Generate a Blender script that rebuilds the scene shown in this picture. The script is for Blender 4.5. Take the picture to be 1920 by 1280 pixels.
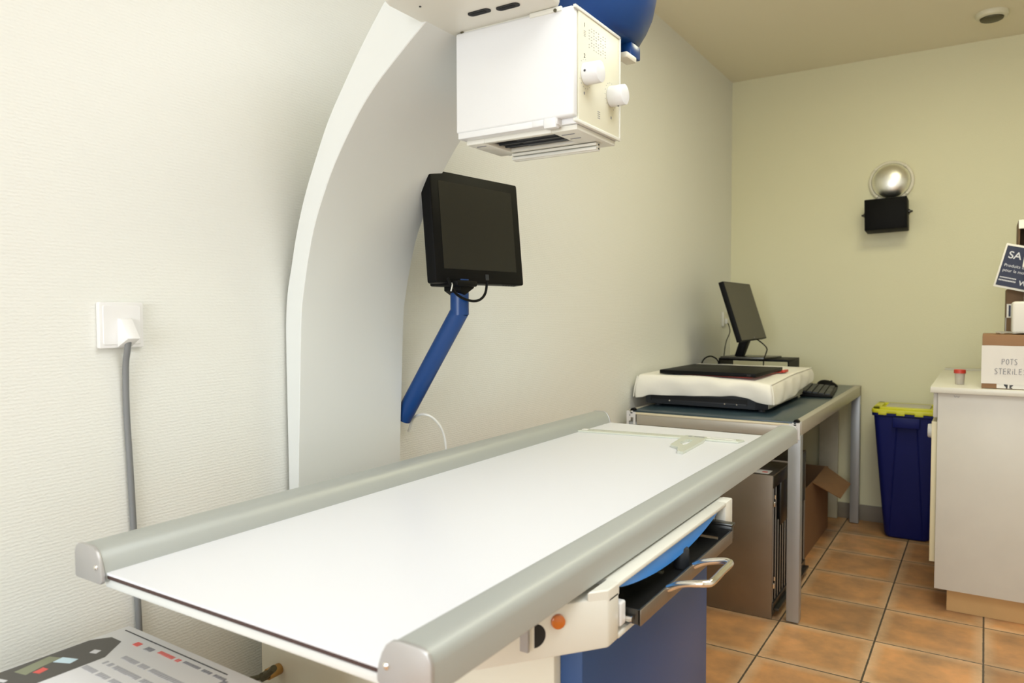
import bpy, bmesh, math, random
from mathutils import Matrix, Vector
random.seed(7)
S = bpy.context.scene
COL = S.collection
for o in list(bpy.data.objects): bpy.data.objects.remove(o)
pi = math.pi

# ------------------------------------------------------------------ camera
yaw, pit, roll = math.radians(32.54), math.radians(2.30), math.radians(-0.165)
F = Vector((-math.sin(yaw)*math.cos(pit), math.cos(yaw)*math.cos(pit), -math.sin(pit)))
r = Vector((math.cos(yaw), math.sin(yaw), 0)); u = r.cross(F)
cr, sr = math.cos(roll), math.sin(roll)
r2 = cr*r + sr*u; u2 = -sr*r + cr*u
cd = bpy.data.cameras.new('camera'); cam = bpy.data.objects.new('camera', cd); COL.objects.link(cam)
cam.matrix_world = Matrix(((r2.x, u2.x, -F.x, 0), (r2.y, u2.y, -F.y, 0), (r2.z, u2.z, -F.z, 1.18), (0, 0, 0, 1)))
cd.sensor_width = 36; cd.lens = 26.08; cd.clip_start = .02
cd.dof.use_dof = True; cd.dof.focus_distance = 1.75; cd.dof.aperture_fstop = 5.0
S.camera = cam

# ------------------------------------------------------------------ world, lights, exposure
w = bpy.data.worlds.new('world'); S.world = w; w.use_nodes = True
w.node_tree.nodes['Background'].inputs[0].default_value = (.75, .85, 1, 1)
w.node_tree.nodes['Background'].inputs[1].default_value = .6
S.view_settings.view_transform = 'Standard'; S.view_settings.look = 'None'
S.view_settings.exposure = 0.06; S.view_settings.gamma = 1; S.view_settings.use_curve_mapping = False

def area(name, loc, direction, sx, sy, power, color, spread=180):
    l = bpy.data.lights.new(name, 'AREA'); l.shape = 'RECTANGLE'; l.size = sx; l.size_y = sy
    l.energy = power; l.color = color; l.spread = math.radians(spread)
    o = bpy.data.objects.new(name, l); COL.objects.link(o); o.location = loc
    o.rotation_euler = Vector(direction).to_track_quat('-Z', 'Y').to_euler()
    return o
area('window_daylight', (-.35, -2.06, 1.45), (-.12, 1, -.04), 1.5, 1.3, 55, (.865, .92, 1.0))
area('ceiling_panel_light', (.10, 1.15, 2.535), (-.12, .05, -1), 1.0, 1.5, 23, (.885, .94, 1.0))
area('far_panel_light', (-.1, 3.0, 2.535), (0, 0, -1), .55, .55, 10, (1.0, .94, .54))

# ------------------------------------------------------------------ materials
def mat(name, col, rough=.5, metal=0, bump=None, var=0, **kw):
    m = bpy.data.materials.new(name); m.use_nodes = True
    nt = m.node_tree; N = nt.nodes; L = nt.links; b = N['Principled BSDF']
    b.inputs['Base Color'].default_value = (*col, 1); b.inputs['Roughness'].default_value = rough
    b.inputs['Metallic'].default_value = metal
    for k, v in kw.items():
        b.inputs[{'trans': 'Transmission Weight', 'ior': 'IOR', 'emit': 'Emission Strength', 'spec': 'Specular IOR Level', 'coat': 'Coat Weight', 'alpha': 'Alpha', 'sheen': 'Sheen Weight'}[k]].default_value = v
    tc = N.new('ShaderNodeTexCoord')
    if var:
        n = N.new('ShaderNodeTexNoise'); n.inputs['Scale'].default_value = 9; n.inputs['Detail'].default_value = 4
        L.new(tc.outputs['Object'], n.inputs['Vector'])
        mr = N.new('ShaderNodeMapRange'); mr.inputs['To Min'].default_value = 1-var; mr.inputs['To Max'].default_value = 1+var
        mx = N.new('ShaderNodeVectorMath'); mx.operation = 'SCALE'; mx.inputs[0].default_value = col
        L.new(n.outputs['Fac'], mr.inputs['Value']); L.new(mr.outputs[0], mx.inputs['Scale']); L.new(mx.outputs[0], b.inputs['Base Color'])
    if bump:
        sc, st, stretch = bump
        n = N.new('ShaderNodeTexNoise'); n.inputs['Scale'].default_value = sc; n.inputs['Detail'].default_value = 3
        mp = N.new('ShaderNodeMapping'); mp.inputs['Scale'].default_value = stretch
        bp = N.new('ShaderNodeBump'); bp.inputs['Strength'].default_value = st; bp.inputs['Distance'].default_value = .002
        L.new(tc.outputs['Object'], mp.inputs[0]); L.new(mp.outputs[0], n.inputs['Vector'])
        L.new(n.outputs['Fac'], bp.inputs['Height']); L.new(bp.outputs[0], b.inputs['Normal'])
    return m

def mnode(nt, op, a, b=None, c=None):
    n = nt.nodes.new('ShaderNodeMath'); n.operation = op
    for i, v in enumerate((a, b, c)):
        if v is None: continue
        if isinstance(v, (int, float)): n.inputs[i].default_value = v
        else: nt.links.new(v, n.inputs[i])
    return n.outputs[0]

def wallpaper(name, col, horiz):           # glass-fibre wallpaper: short raised dashes in rows
    m = mat(name, col, .62); nt = m.node_tree; N = nt.nodes; L = nt.links; b = N['Principled BSDF']
    tc = N.new('ShaderNodeTexCoord'); sp = N.new('ShaderNodeSeparateXYZ'); L.new(tc.outputs['Object'], sp.inputs[0])
    U = sp.outputs[horiz]; Z = sp.outputs[2]
    wob = N.new('ShaderNodeTexNoise'); wob.inputs['Scale'].default_value = 60; L.new(tc.outputs['Object'], wob.inputs['Vector'])
    zz = mnode(nt, 'ADD', mnode(nt, 'MULTIPLY', Z, 2*pi/.0062), mnode(nt, 'MULTIPLY', wob.outputs['Fac'], 5.0))
    rows = mnode(nt, 'SINE', zz)
    cb = N.new('ShaderNodeCombineXYZ')
    L.new(mnode(nt, 'MULTIPLY', U, 150), cb.inputs[0]); L.new(mnode(nt, 'MULTIPLY', Z, 330), cb.inputs[1])
    n2 = N.new('ShaderNodeTexNoise'); n2.inputs['Scale'].default_value = 1; n2.inputs['Detail'].default_value = 1; L.new(cb.outputs[0], n2.inputs['Vector'])
    h = mnode(nt, 'ADD', mnode(nt, 'MULTIPLY', rows, .28), mnode(nt, 'MULTIPLY', n2.outputs['Fac'], 1.7))
    bp = N.new('ShaderNodeBump'); bp.inputs['Strength'].default_value = .36; bp.inputs['Distance'].default_value = .0011
    L.new(h, bp.inputs['Height']); L.new(bp.outputs[0], b.inputs['Normal'])
    return m

M = {}
M['wall'] = wallpaper('cream_wallpaper', (.815, .815, .755), 1)
M['wall_b'] = wallpaper('cream_wallpaper_rear', (.80, .77, .535), 0)
M['ceil'] = mat('ceiling_paint', (.86, .80, .62), .7)
M['white'] = mat('white_paint', (.77, .77, .76), .38, bump=(300, .05, (1, 1, 1)))
M['gantry'] = mat('gantry_paint', (.755, .77, .74), .35)
M['board'] = mat('white_laminate', (.83, .84, .875), .32)
M['brownedge'] = mat('laminate_edge', (.06, .03, .025), .5)
M['alu'] = mat('satin_aluminium', (.46, .48, .455), .47, .3, bump=(40, .08, (1, .02, 1)))
M['cap'] = mat('zinc_cap', (.50, .49, .48), .42, .55)
M['steel'] = mat('brushed_steel', (.29, .25, .205), .36, .8, bump=(90, .12, (1, 1, .04)), var=.12)
M['steel_dk'] = mat('dark_steel', (.09, .09, .085), .3, .85)
M['chrome'] = mat('polished_steel', (.82, .79, .75), .16, 1)
M['cream'] = mat('cream_enamel', (.78, .74, .60), .36)
M['creamlight'] = mat('ivory_enamel', (.77, .755, .67), .36)
M['panel'] = mat('control_panel', (.76, .73, .56), .4)
M['blue'] = mat('blue_enamel', (.006, .050, .20), .3, spec=.4)
M['bluepanel'] = mat('blue_side_panel', (.035, .085, .23), .35, spec=.35)
M['brightblue'] = mat('bright_blue_plastic', (.07, .33, .90), .35)
M['black'] = mat('black_plastic', (.004, .004, .004), .5, spec=.13)
M['deepblack'] = mat('matt_black', (.002, .002, .002), .6, spec=.15)
M['bar'] = mat('blurred_print', (.42, .42, .45), .6)
M['screen'] = mat('dark_screen', (.018, .017, .012), .32, spec=.35)
M['screen2'] = mat('matt_screen', (.065, .06, .045), .5)
M['dkgrey'] = mat('dark_grey_plastic', (.030, .033, .038), .45, spec=.35)
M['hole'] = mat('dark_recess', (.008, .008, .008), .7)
M['orange'] = mat('orange_button', (.62, .16, .015), .3, coat=.5)
M['desk_top'] = mat('blue_vinyl', (.035, .06, .075), .28, bump=(60, .05, (1, 1, 1)))
M['desk_alu'] = mat('desk_aluminium', (.42, .44, .46), .4, .45)
M['desk_beam'] = mat('desk_rail', (.50, .47, .40), .4, .4)
M['deskedge'] = mat('cream_edge_band', (.80, .72, .52), .5)
M['cloth'] = mat('white_cotton', (.87, .84, .74), .85, bump=(35, .5, (1, 1, 1)), sheen=.2)
M['red'] = mat('red_plastic', (.55, .05, .03), .4)
M['bin'] = mat('navy_plastic', (.006, .011, .12), .5, spec=.25)
M['yellow'] = mat('yellow_plastic', (.72, .70, .03), .4)
M['greyplastic'] = mat('grey_plastic', (.55, .53, .44), .5)
M['card'] = mat('cardboard', (.30, .165, .08), .8, var=.12, bump=(120, .1, (1, .1, 1)))
M['card_dk'] = mat('dark_cardboard', (.17, .10, .05), .8, var=.12)
M['cab'] = mat('grey_white_laminate', (.66, .63, .55), .4, var=.05)
M['counter'] = mat('white_counter', (.74, .72, .62), .3)
M['cabdoor'] = mat('cream_door', (.80, .72, .47), .45)
M['plinth'] = mat('oak_plinth', (.58, .36, .15), .55, var=.1)
M['skirting'] = mat('grey_brown_tile', (.27, .235, .19), .45, var=.1)
M['paper'] = mat('white_paper', (.80, .77, .70), .7)
M['ink'] = mat('black_ink', (.03, .03, .035), .6)
M['navy'] = mat('navy_print', (.010, .015, .045), .5)
M['print'] = mat('white_print', (.7, .7, .72), .6)
M['cable'] = mat('grey_cable', (.20, .205, .205), .5)
M['socket'] = mat('white_socket_plastic', (.84, .83, .81), .35)
M['wcable'] = mat('white_cable', (.8, .79, .74), .5)
M['brass'] = mat('brass', (.55, .33, .12), .3, 1)
M['dkmetal'] = mat('dark_olive_metal', (.10, .09, .05), .5, .4)
M['silver'] = mat('silver_reflector', (.86, .86, .80), .33, 1)
M['glass'] = mat('clear_glass', (.97, .99, .96), .03, trans=1, ior=1.35)
M['clear'] = mat('translucent_plastic', (.66, .68, .57), .22)
M['milky'] = mat('milky_cup', (.82, .76, .66), .3, trans=.5, ior=1.2)
M['film'] = mat('plastic_wrap', (.85, .85, .84), .2, trans=.6, ior=1.1)
M['pinkprint'] = mat('red_print', (.75, .12, .10), .6)
M['pic1'] = mat('dark_print', (.085, .08, .07), .5)
M['pic2'] = mat('sky_print', (.62, .80, .90), .5)
M['pic3'] = mat('olive_print', (.26, .28, .18), .5, var=.3)
M['carton'] = mat('white_carton', (.84, .84, .86), .45)
M['greyprint'] = mat('grey_print', (.22, .22, .25), .6)
M['glow'] = mat('lamp_diffuser', (.9, .9, .9), .5, emit=2.5)
M['glow'].node_tree.nodes['Principled BSDF'].inputs['Emission Color'].default_value = (.92, .96, 1, 1)
M['plank'] = mat('painted_plank', (.55, .53, .42), .6, var=.25)

def floor_mat():
    m = bpy.data.materials.new('terracotta_tiles'); m.use_nodes = True
    nt = m.node_tree; N = nt.nodes; L = nt.links; b = N['Principled BSDF']
    tc = N.new('ShaderNodeTexCoord'); sp = N.new('ShaderNodeSeparateXYZ'); L.new(tc.outputs['Object'], sp.inputs[0])
    def axis(out, off, step):
        v = mnode(nt, 'DIVIDE', mnode(nt, 'SUBTRACT', out, off), step)
        fl = mnode(nt, 'FLOOR', v); fr = mnode(nt, 'SUBTRACT', v, fl)
        d = mnode(nt, 'MINIMUM', fr, mnode(nt, 'SUBTRACT', 1.0, fr))
        return fl, mnode(nt, 'MULTIPLY', d, step), d
    fx, dx, ex = axis(sp.outputs[0], -.640, .328); fy, dy, ey = axis(sp.outputs[1], 2.554, .3385)
    wn = N.new('ShaderNodeTexNoise'); wn.inputs['Scale'].default_value = 45; L.new(tc.outputs['Object'], wn.inputs['Vector'])
    dist = mnode(nt, 'ADD', mnode(nt, 'MINIMUM', dx, dy), mnode(nt, 'MULTIPLY', mnode(nt, 'SUBTRACT', wn.outputs['Fac'], .5), .0025))
    grout = mnode(nt, 'LESS_THAN', dist, .0030)
    cb = N.new('ShaderNodeCombineXYZ'); L.new(fx, cb.inputs[0]); L.new(fy, cb.inputs[1])
    rnd = N.new('ShaderNodeTexWhiteNoise'); rnd.noise_dimensions = '2D'; L.new(cb.outputs[0], rnd.inputs['Vector'])
    n1 = N.new('ShaderNodeTexNoise'); n1.inputs['Scale'].default_value = 7; n1.inputs['Detail'].default_value = 6; n1.inputs['Roughness'].default_value = .6
    addv = N.new('ShaderNodeVectorMath'); addv.operation = 'MULTIPLY_ADD'; L.new(rnd.outputs['Color'], addv.inputs[0]); addv.inputs[1].default_value = (9, 9, 9); L.new(tc.outputs['Object'], addv.inputs[2])
    L.new(addv.outputs[0], n1.inputs['Vector'])
    n3 = N.new('ShaderNodeTexNoise'); n3.inputs['Scale'].default_value = 90; n3.inputs['Detail'].default_value = 3; L.new(tc.outputs['Object'], n3.inputs['Vector'])
    ramp = N.new('ShaderNodeValToRGB'); e = ramp.color_ramp.elements
    e[0].position = .28; e[0].color = (.36, .21, .105, 1); e[1].position = .66; e[1].color = (.70, .35, .14, 1)
    L.new(n1.outputs['Fac'], ramp.inputs[0])
    # worn pale rim near the tile edges, broken up by noise
    rim = N.new('ShaderNodeMapRange'); rim.inputs['From Min'].default_value = .042; rim.inputs['From Max'].default_value = .004; L.new(mnode(nt, 'MINIMUM', dx, dy), rim.inputs['Value'])
    rimf = mnode(nt, 'MULTIPLY', rim.outputs[0], mnode(nt, 'MULTIPLY', n1.outputs['Fac'], mnode(nt, 'ADD', n3.outputs['Fac'], .45)))
    mix = N.new('ShaderNodeMixRGB'); mix.inputs[2].default_value = (.72, .55, .36, 1); L.new(rimf, mix.inputs[0]); L.new(ramp.outputs[0], mix.inputs[1])
    br = N.new('ShaderNodeMapRange'); br.inputs['To Min'].default_value = .80; br.inputs['To Max'].default_value = 1.15; L.new(rnd.outputs['Value'], br.inputs['Value'])
    sc = N.new('ShaderNodeVectorMath'); sc.operation = 'SCALE'; L.new(mix.outputs[0], sc.inputs[0]); L.new(br.outputs[0], sc.inputs['Scale'])
    mix2 = N.new('ShaderNodeMixRGB'); mix2.inputs[2].default_value = (.085, .065, .045, 1); L.new(grout, mix2.inputs[0]); L.new(sc.outputs[0], mix2.inputs[1])
    L.new(mix2.outputs[0], b.inputs['Base Color']); b.inputs['Roughness'].default_value = .42
    hh = mnode(nt, 'ADD', mnode(nt, 'MULTIPLY', mnode(nt, 'SUBTRACT', 1.0, grout), 1.0), mnode(nt, 'MULTIPLY', n1.outputs['Fac'], .5))
    bp = N.new('ShaderNodeBump'); bp.inputs['Strength'].default_value = .5; bp.inputs['Distance'].default_value = .003; L.new(hh, bp.inputs['Height']); L.new(bp.outputs[0], b.inputs['Normal'])
    return m
M['floor'] = floor_mat()

# ------------------------------------------------------------------ mesh helpers
def NB(): return bmesh.new()
def box(bm, x0, x1, y0, y1, z0, z1, bev=0, seg=2):
    t = bmesh.new(); bmesh.ops.create_cube(t, size=1)
    bmesh.ops.scale(t, vec=(x1-x0, y1-y0, z1-z0), verts=t.verts)
    bmesh.ops.translate(t, vec=((x0+x1)/2, (y0+y1)/2, (z0+z1)/2), verts=t.verts)
    if bev: bmesh.ops.bevel(t, geom=t.edges[:], offset=bev, segments=seg, profile=.5, affect='EDGES')
    return join(bm, t)
def join(bm, t, mtx=None):
    if mtx is not None: t.transform(mtx)
    me = bpy.data.meshes.new('tmp'); t.to_mesh(me); t.free(); bm.from_mesh(me); bpy.data.meshes.remove(me); return bm
def prism(bm, poly, axis, a, b, bev=0, seg=2, mtx=None):
    """poly in the two other axes (in order x,y,z without 'axis'), extruded a..b"""
    t = bmesh.new()
    def P(p, v): return {'x': (v, p[0], p[1]), 'y': (p[0], v, p[1]), 'z': (p[0], p[1], v)}[axis]
    A = [t.verts.new(P(p, a)) for p in poly]; B_ = [t.verts.new(P(p, b)) for p in poly]
    n = len(poly); t.faces.new(A); t.faces.new(B_[::-1])
    for i in range(n): t.faces.new((A[i], B_[i], B_[(i+1) % n], A[(i+1) % n]))
    bmesh.ops.recalc_face_normals(t, faces=t.faces[:])
    if bev: bmesh.ops.bevel(t, geom=[e for e in t.edges if e.calc_face_angle(0) > .5], offset=bev, segments=seg, profile=.5, affect='EDGES')
    return join(bm, t, mtx)
def tube(bm, pts, rad, seg=12, closed=False, cap=True):
    pts = [Vector(p) for p in pts]; rings = []; n = len(pts); prev = None
    t = bmesh.new()
    for i, p in enumerate(pts):
        d = (pts[min(i+1, n-1)] - pts[max(i-1, 0)]).normalized()
        if prev is None:
            a = Vector((0, 0, 1)) if abs(d.z) < .9 else Vector((1, 0, 0)); s = d.cross(a).normalized()
        else: s = (prev - d*prev.dot(d)).normalized()
        prev = s; v = d.cross(s)
        rr = rad[i] if isinstance(rad, (list, tuple)) else rad
        rings.append([t.verts.new(p + (s*math.cos(2*pi*k/seg) + v*math.sin(2*pi*k/seg))*rr) for k in range(seg)])
    for i in range(n-1):
        for k in range(seg): t.faces.new((rings[i][k], rings[i][(k+1) % seg], rings[i+1][(k+1) % seg], rings[i+1][k]))
    if cap: t.faces.new(rings[0][::-1]); t.faces.new(rings[-1])
    bmesh.ops.recalc_face_normals(t, faces=t.faces[:])
    return join(bm, t)
def cyl(bm, p0, p1, r0, r1=None, seg=32, bev=0):
    r1 = r0 if r1 is None else r1; p0 = Vector(p0); p1 = Vector(p1)
    t = bmesh.new(); h = (p1-p0).length
    bmesh.ops.create_cone(t, cap_ends=True, segments=seg, radius1=r0, radius2=r1, depth=h)
    if bev: bmesh.ops.bevel(t, geom=[e for e in t.edges if e.calc_face_angle(0) > .8], offset=bev, segments=2, profile=.5, affect='EDGES')
    m = Matrix.Translation((p0+p1)/2) @ (p1-p0).to_track_quat('Z', 'Y').to_matrix().to_4x4()
    return join(bm, t, m)
def lathe(bm, prof, mtx=None, seg=40):
    t = bmesh.new(); rings = []
    for rr, z in prof:
        rings.append([t.verts.new((max(rr, 1e-5)*math.cos(2*pi*k/seg), max(rr, 1e-5)*math.sin(2*pi*k/seg), z)) for k in range(seg)])
    for i in range(len(rings)-1):
        for k in range(seg): t.faces.new((rings[i][k], rings[i][(k+1) % seg], rings[i+1][(k+1) % seg], rings[i+1][k]))
    bmesh.ops.remove_doubles(t, verts=t.verts[:], dist=2e-5)
    bmesh.ops.recalc_face_normals(t, faces=t.faces[:])
    return join(bm, t, mtx)
def catmull(P, n=6):
    out = []
    for i in range(len(P)-1):
        p0 = Vector(P[max(i-1, 0)]); p1 = Vector(P[i]); p2 = Vector(P[i+1]); p3 = Vector(P[min(i+2, len(P)-1)])
        for k in range(n):
            t = k/n
            out.append(.5*((2*p1) + (p2-p0)*t + (2*p0-5*p1+4*p2-p3)*t*t + (3*p1-p0-3*p2+p3)*t**3))
    out.append(Vector(P[-1])); return out
def rrect(x0, x1, z0, z1, rad, n=5):
    pts = []
    for cx, cz, a0 in ((x1-rad, z1-rad, 0), (x0+rad, z1-rad, 90), (x0+rad, z0+rad, 180), (x1-rad, z0+rad, 270)):
        for k in range(n+1):
            a = math.radians(a0+90*k/n); pts.append((cx+rad*math.cos(a), cz+rad*math.sin(a)))
    return pts

W = {}
def finish(me):
    b = bmesh.new(); b.from_mesh(me)
    for f in b.faces: f.smooth = True
    for e in b.edges: e.smooth = e.calc_face_angle(3) < math.radians(33)
    b.to_mesh(me); b.free()
def obj(name, bm, m, parent=None, local=False, label=None):
    base = Vector((0, 0, 0))
    if parent is not None:
        if not local: bm.transform(W[parent].inverted())
    elif not local:
        lo = [min(v.co[i] for v in bm.verts) for i in range(3)]; hi = [max(v.co[i] for v in bm.verts) for i in range(3)]
        base = Vector(((lo[0]+hi[0])/2, (lo[1]+hi[1])/2, lo[2])); bmesh.ops.translate(bm, vec=-base, verts=bm.verts)
    me = bpy.data.meshes.new(name); bm.to_mesh(me); bm.free(); finish(me)
    me.materials.append(M[m] if isinstance(m, str) else m)
    o = bpy.data.objects.new(name, me); COL.objects.link(o)
    if parent is not None: o.parent = parent; W[o] = W[parent]
    else: o.location = base; W[o] = Matrix.Translation(base)
    if label: o['label'] = label
    return o
def thing(name, label, cat, loc=(0, 0, 0), rot=None, group=None):
    o = bpy.data.objects.new(name, None); COL.objects.link(o); o.empty_display_size = .05
    mt = Matrix.Translation(Vector(loc)) @ (rot.to_4x4() if rot is not None else Matrix.Identity(4))
    o.matrix_world = mt; W[o] = mt; o['label'] = label; o['category'] = cat
    if group: o['group'] = group
    return o
def tag(o, label, cat, group=None):
    o['label'] = label; o['category'] = cat
    if group: o['group'] = group
    return o
def struct(name, bm, m, parent=None):
    me = bpy.data.meshes.new(name); bm.to_mesh(me); bm.free(); finish(me); me.materials.append(M[m])
    o = bpy.data.objects.new(name, me); COL.objects.link(o); o.parent = parent; W[o] = Matrix.Identity(4)
    if parent is None: o['kind'] = 'structure'
    return o
def copy_tree(o, mtx):
    c = o.copy(); COL.objects.link(c); c.matrix_world = mtx; W[c] = mtx
    def rec(a, b):
        for ch in list(a.children):
            d = ch.copy(); COL.objects.link(d); d.parent = b; rec(ch, d)
    rec(o, c); return c
def text(s, size, m, name, parent, mtx, thick=.0004, align='LEFT', bold=0, label=None):
    cu = bpy.data.curves.new('t', 'FONT'); cu.body = s; cu.size = size; cu.extrude = thick; cu.align_x = align; cu.offset = bold
    to = bpy.data.objects.new('t', cu); COL.objects.link(to); bpy.context.view_layer.update()
    me = bpy.data.meshes.new_from_object(to.evaluated_get(bpy.context.evaluated_depsgraph_get()))
    bpy.data.objects.remove(to); bpy.data.curves.remove(cu)
    b = bmesh.new(); b.from_mesh(me); bpy.data.meshes.remove(me); b.transform(mtx)
    return obj(name, b, m, parent, label=label)
def frame(o, ux, uy):                     # matrix with local x=ux, local y=uy, z=normal
    ux = Vector(ux).normalized(); uy = Vector(uy).normalized(); n = ux.cross(uy)
    return Matrix(((ux.x, uy.x, n.x, o[0]), (ux.y, uy.y, n.y, o[1]), (ux.z, uy.z, n.z, o[2]), (0, 0, 0, 1)))

# ------------------------------------------------------------------ room
XL, XR, YB, YF, ZC = -1.318, 1.45, -2.2, 4.556, 2.56
struct('floor', box(NB(), XL-.1, XR+.1, YB-.1, YF+.1, -.08, 0), 'floor')
b_ = NB()                                  # ceiling
box(b_, XL-.1, XR+.1, YB-.1, YF+.1, ZC, ZC+.08)
struct('ceiling', b_, 'ceil')
struct('wall_left', box(NB(), XL-.1, XL, YB-.1, YF+.1, -.08, ZC), 'wall')
struct('wall_back', box(NB(), XL, XR+.1, YF, YF+.1, -.08, ZC), 'wall_b')
struct('wall_right', box(NB(), XR, XR+.1, YB-.1, YF, -.08, ZC), 'wall')
wb = NB()                                  # wall behind the camera with a window opening
for a in ((XL, -1.15, -.08, ZC), (.45, XR, -.08, ZC), (-1.15, .45, -.08, .75), (-1.15, .45, 2.15, ZC)):
    box(wb, a[0], a[1], YB-.1, YB, a[2], a[3])
struct('wall_front', wb, 'wall_b')
wf = NB()
for a in ((-1.15, -1.10, .75, 2.15), (.40, .45, .75, 2.15), (-1.10, .40, .75, .80), (-1.10, .40, 2.10, 2.15), (-.375, -.325, .80, 2.10)):
    box(wf, a[0], a[1], YB-.07, YB-.02, a[2], a[3])
win = struct('window_1', wf, 'white')
struct('pane', box(NB(), -1.10, .40, YB-.05, YB-.045, .80, 2.10), 'glass', win)
bb = NB(); box(bb, -.95, XR, YF-.009, YF, 0, .088, .002)
struct('baseboard_back', bb, 'skirting')
bb = NB(); box(bb, XL, XL+.009, YB, YF-.01, 0, .088, .002)
struct('baseboard_left', bb, 'skirting')

# ceiling light fittings (above the frame)
def fitting(x, y, sx, sy, lab):
    t = thing('ceiling_light', lab, 'light', (x, y, 2.56))
    b = NB()
    for a in ((x-sx/2-.03, x-sx/2, y-sy/2-.03, y+sy/2+.03), (x+sx/2, x+sx/2+.03, y-sy/2-.03, y+sy/2+.03), (x-sx/2, x+sx/2, y-sy/2-.03, y-sy/2), (x-sx/2, x+sx/2, y+sy/2, y+sy/2+.03)):
        box(b, *a, 2.52, 2.559)
    obj('frame', b, 'white', t)
    obj('diffuser', box(NB(), x-sx/2, x+sx/2, y-sy/2, y+sy/2, 2.545, 2.556), 'glow', t)
fitting(.10, 1.15, 1.02, 1.52, 'long recessed ceiling panel above the near end of the room')
fitting(-.1, 3.0, .56, .56, 'square recessed ceiling panel near the back of the room')

# ------------------------------------------------------------------ X-ray gantry
G = thing('xray_gantry', 'white curved C-shaped x-ray gantry rising behind the examination table', 'x-ray machine', (-1.25, 1.29, 0))
outer = [(-1.308, 0), (-1.308, .40), (-1.309, .783), (-1.311, .984), (-1.312, 1.103), (-1.311, 1.163), (-1.305, 1.222), (-1.291, 1.28), (-1.274, 1.349), (-1.247, 1.428), (-1.212, 1.504), (-1.171, 1.583), (-1.123, 1.652), (-1.070, 1.723), (-1.009, 1.794), (-.95, 1.853), (-.90, 1.90)]
inner = [(-1.287, 0), (-1.284, .40), (-1.278, .79), (-1.270, .987), (-1.262, 1.163), (-1.254, 1.221), (-1.236, 1.301), (-1.215, 1.369), (-1.185, 1.434), (-1.149, 1.497), (-1.094, 1.572), (-1.042, 1.628), (-.978, 1.679), (-.909, 1.729), (-.85, 1.765)]
Y0, Y1 = 1.12, 1.46
oc = catmull(outer, 5); ic = catmull(inner, 5)
poly = [tuple(p) for p in oc] + [tuple(p) for p in reversed(ic)]
obj('column', prism(NB(), poly, 'y', Y0, Y1, .0015, 1), 'gantry', G)
arm = NB(); prism(arm, [(-.922, 1.03), (-.914, 1.009), (-.892, 1.0), (-.685, 1.0), (-.655, 1.03), (-.655, 1.19), (-.665, 1.205), (-.80, 1.245), (-.80, 1.56), (-.922, 1.56)], 'z', 1.731, 1.86, .008, 3)
armo = obj('arm', arm, 'creamlight', G)
for cx, cy in ((-.796, 1.139), (-.738, 1.146)):
    sl = NB(); prism(sl, rrect(cx-.024, cx+.024, cy-.0085, cy+.0085, .008), 'z', 1.7293, 1.733)
    obj('slot', sl, 'hole', armo)
    sl = NB(); prism(sl, rrect(cx-.019, cx+.015, cy-.004, cy+.006, .004), 'z', 1.7288, 1.731)
    obj('slot_insert', sl, 'black', armo)
obj('screw', cyl(NB(), (-.871, 1.06, 1.7295), (-.871, 1.06, 1.733), .0022, seg=16), 'dkgrey', armo)
# tube housing: rounded blue drum carried at the end of the arm, above and behind the collimator
def arc(cx, cz, rr, a0, a1, n):
    return [(cx+rr*math.cos(math.radians(a0+(a1-a0)*k/n)), cz+rr*math.sin(math.radians(a0+(a1-a0)*k/n))) for k in range(n+1)]
hb = NB(); lathe(hb, [(0, 1.738), (.140, 1.738), (.148, 1.742), (.158, 1.752), (.172, 1.775), (.183, 1.80), (.190, 1.835), (.193, 1.88), (.188, 1.94), (.165, 1.985), (.12, 2.005), (0, 2.01)], Matrix.Translation((-.772, 1.432, 0)), 72)
cov = obj('tube_cover', hb, 'blue', G)
st = NB(); box(st, -.655, -.630, 1.45, 1.50, 1.712, 1.740, .003)
obj('cover_lip', st, 'blue', cov)
obj('port_ring', box(NB(), -.652, -.628, 1.425, 1.475, 1.700, 1.7125, .003), 'cream', cov)
a_ = math.radians(-43); nw = Vector((math.cos(a_), math.sin(a_), 0)); pc = Vector((-.772, 1.432, 1.822)) + nw*.188
lf = frame(pc, (-nw.y, nw.x, 0), (0, 0, 1))
lb = NB(); prism(lb, rrect(-.020, .020, -.018, .020, .003), 'z', -.002, .0012, mtx=lf); wl = obj('warning_label', lb, 'yellow', cov)
lb = NB(); prism(lb, [(-.016, -.013), (.016, -.013), (0, .015)], 'z', .0012, .0020, mtx=lf); obj('warning_triangle', lb, 'ink', wl)

# collimator
cbm = NB()
box(cbm, -.893, -.634, 1.215, 1.392, 1.523, 1.729, .002)
colli = obj('collimator', cbm, 'white', G)
sh = NB(); box(sh, -.8945, -.6325, 1.197, 1.216, 1.533, 1.7285, .0045, 3)
box(sh, -.890, -.665, 1.1975, 1.23, 1.5215, 1.534, .002)
obj('front_shell', sh, 'white', colli)
tp = NB(); box(tp, -.885, -.72, 1.201, 1.212, 1.728, 1.7315, .001); box(tp, -.722, -.655, 1.194, 1.20, 1.722, 1.7305, .001)
obj('top_plate', tp, 'creamlight', colli)
obj('clip', box(NB(), -.718, -.693, 1.1965, 1.2, 1.5225, 1.5335, .0008), 'white', colli)
obj('clip', box(NB(), -.692, -.667, 1.195, 1.21, 1.516, 1.534, .001), 'white', colli)
for x, y, z in ((-.667, 1.1935, 1.724), (-.88, 1.1995, 1.7295)):
    obj('screw', cyl(NB(), (x, y-.0012, z), (x, y+.001, z), .0032, seg=16), 'dkmetal', colli)
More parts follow.
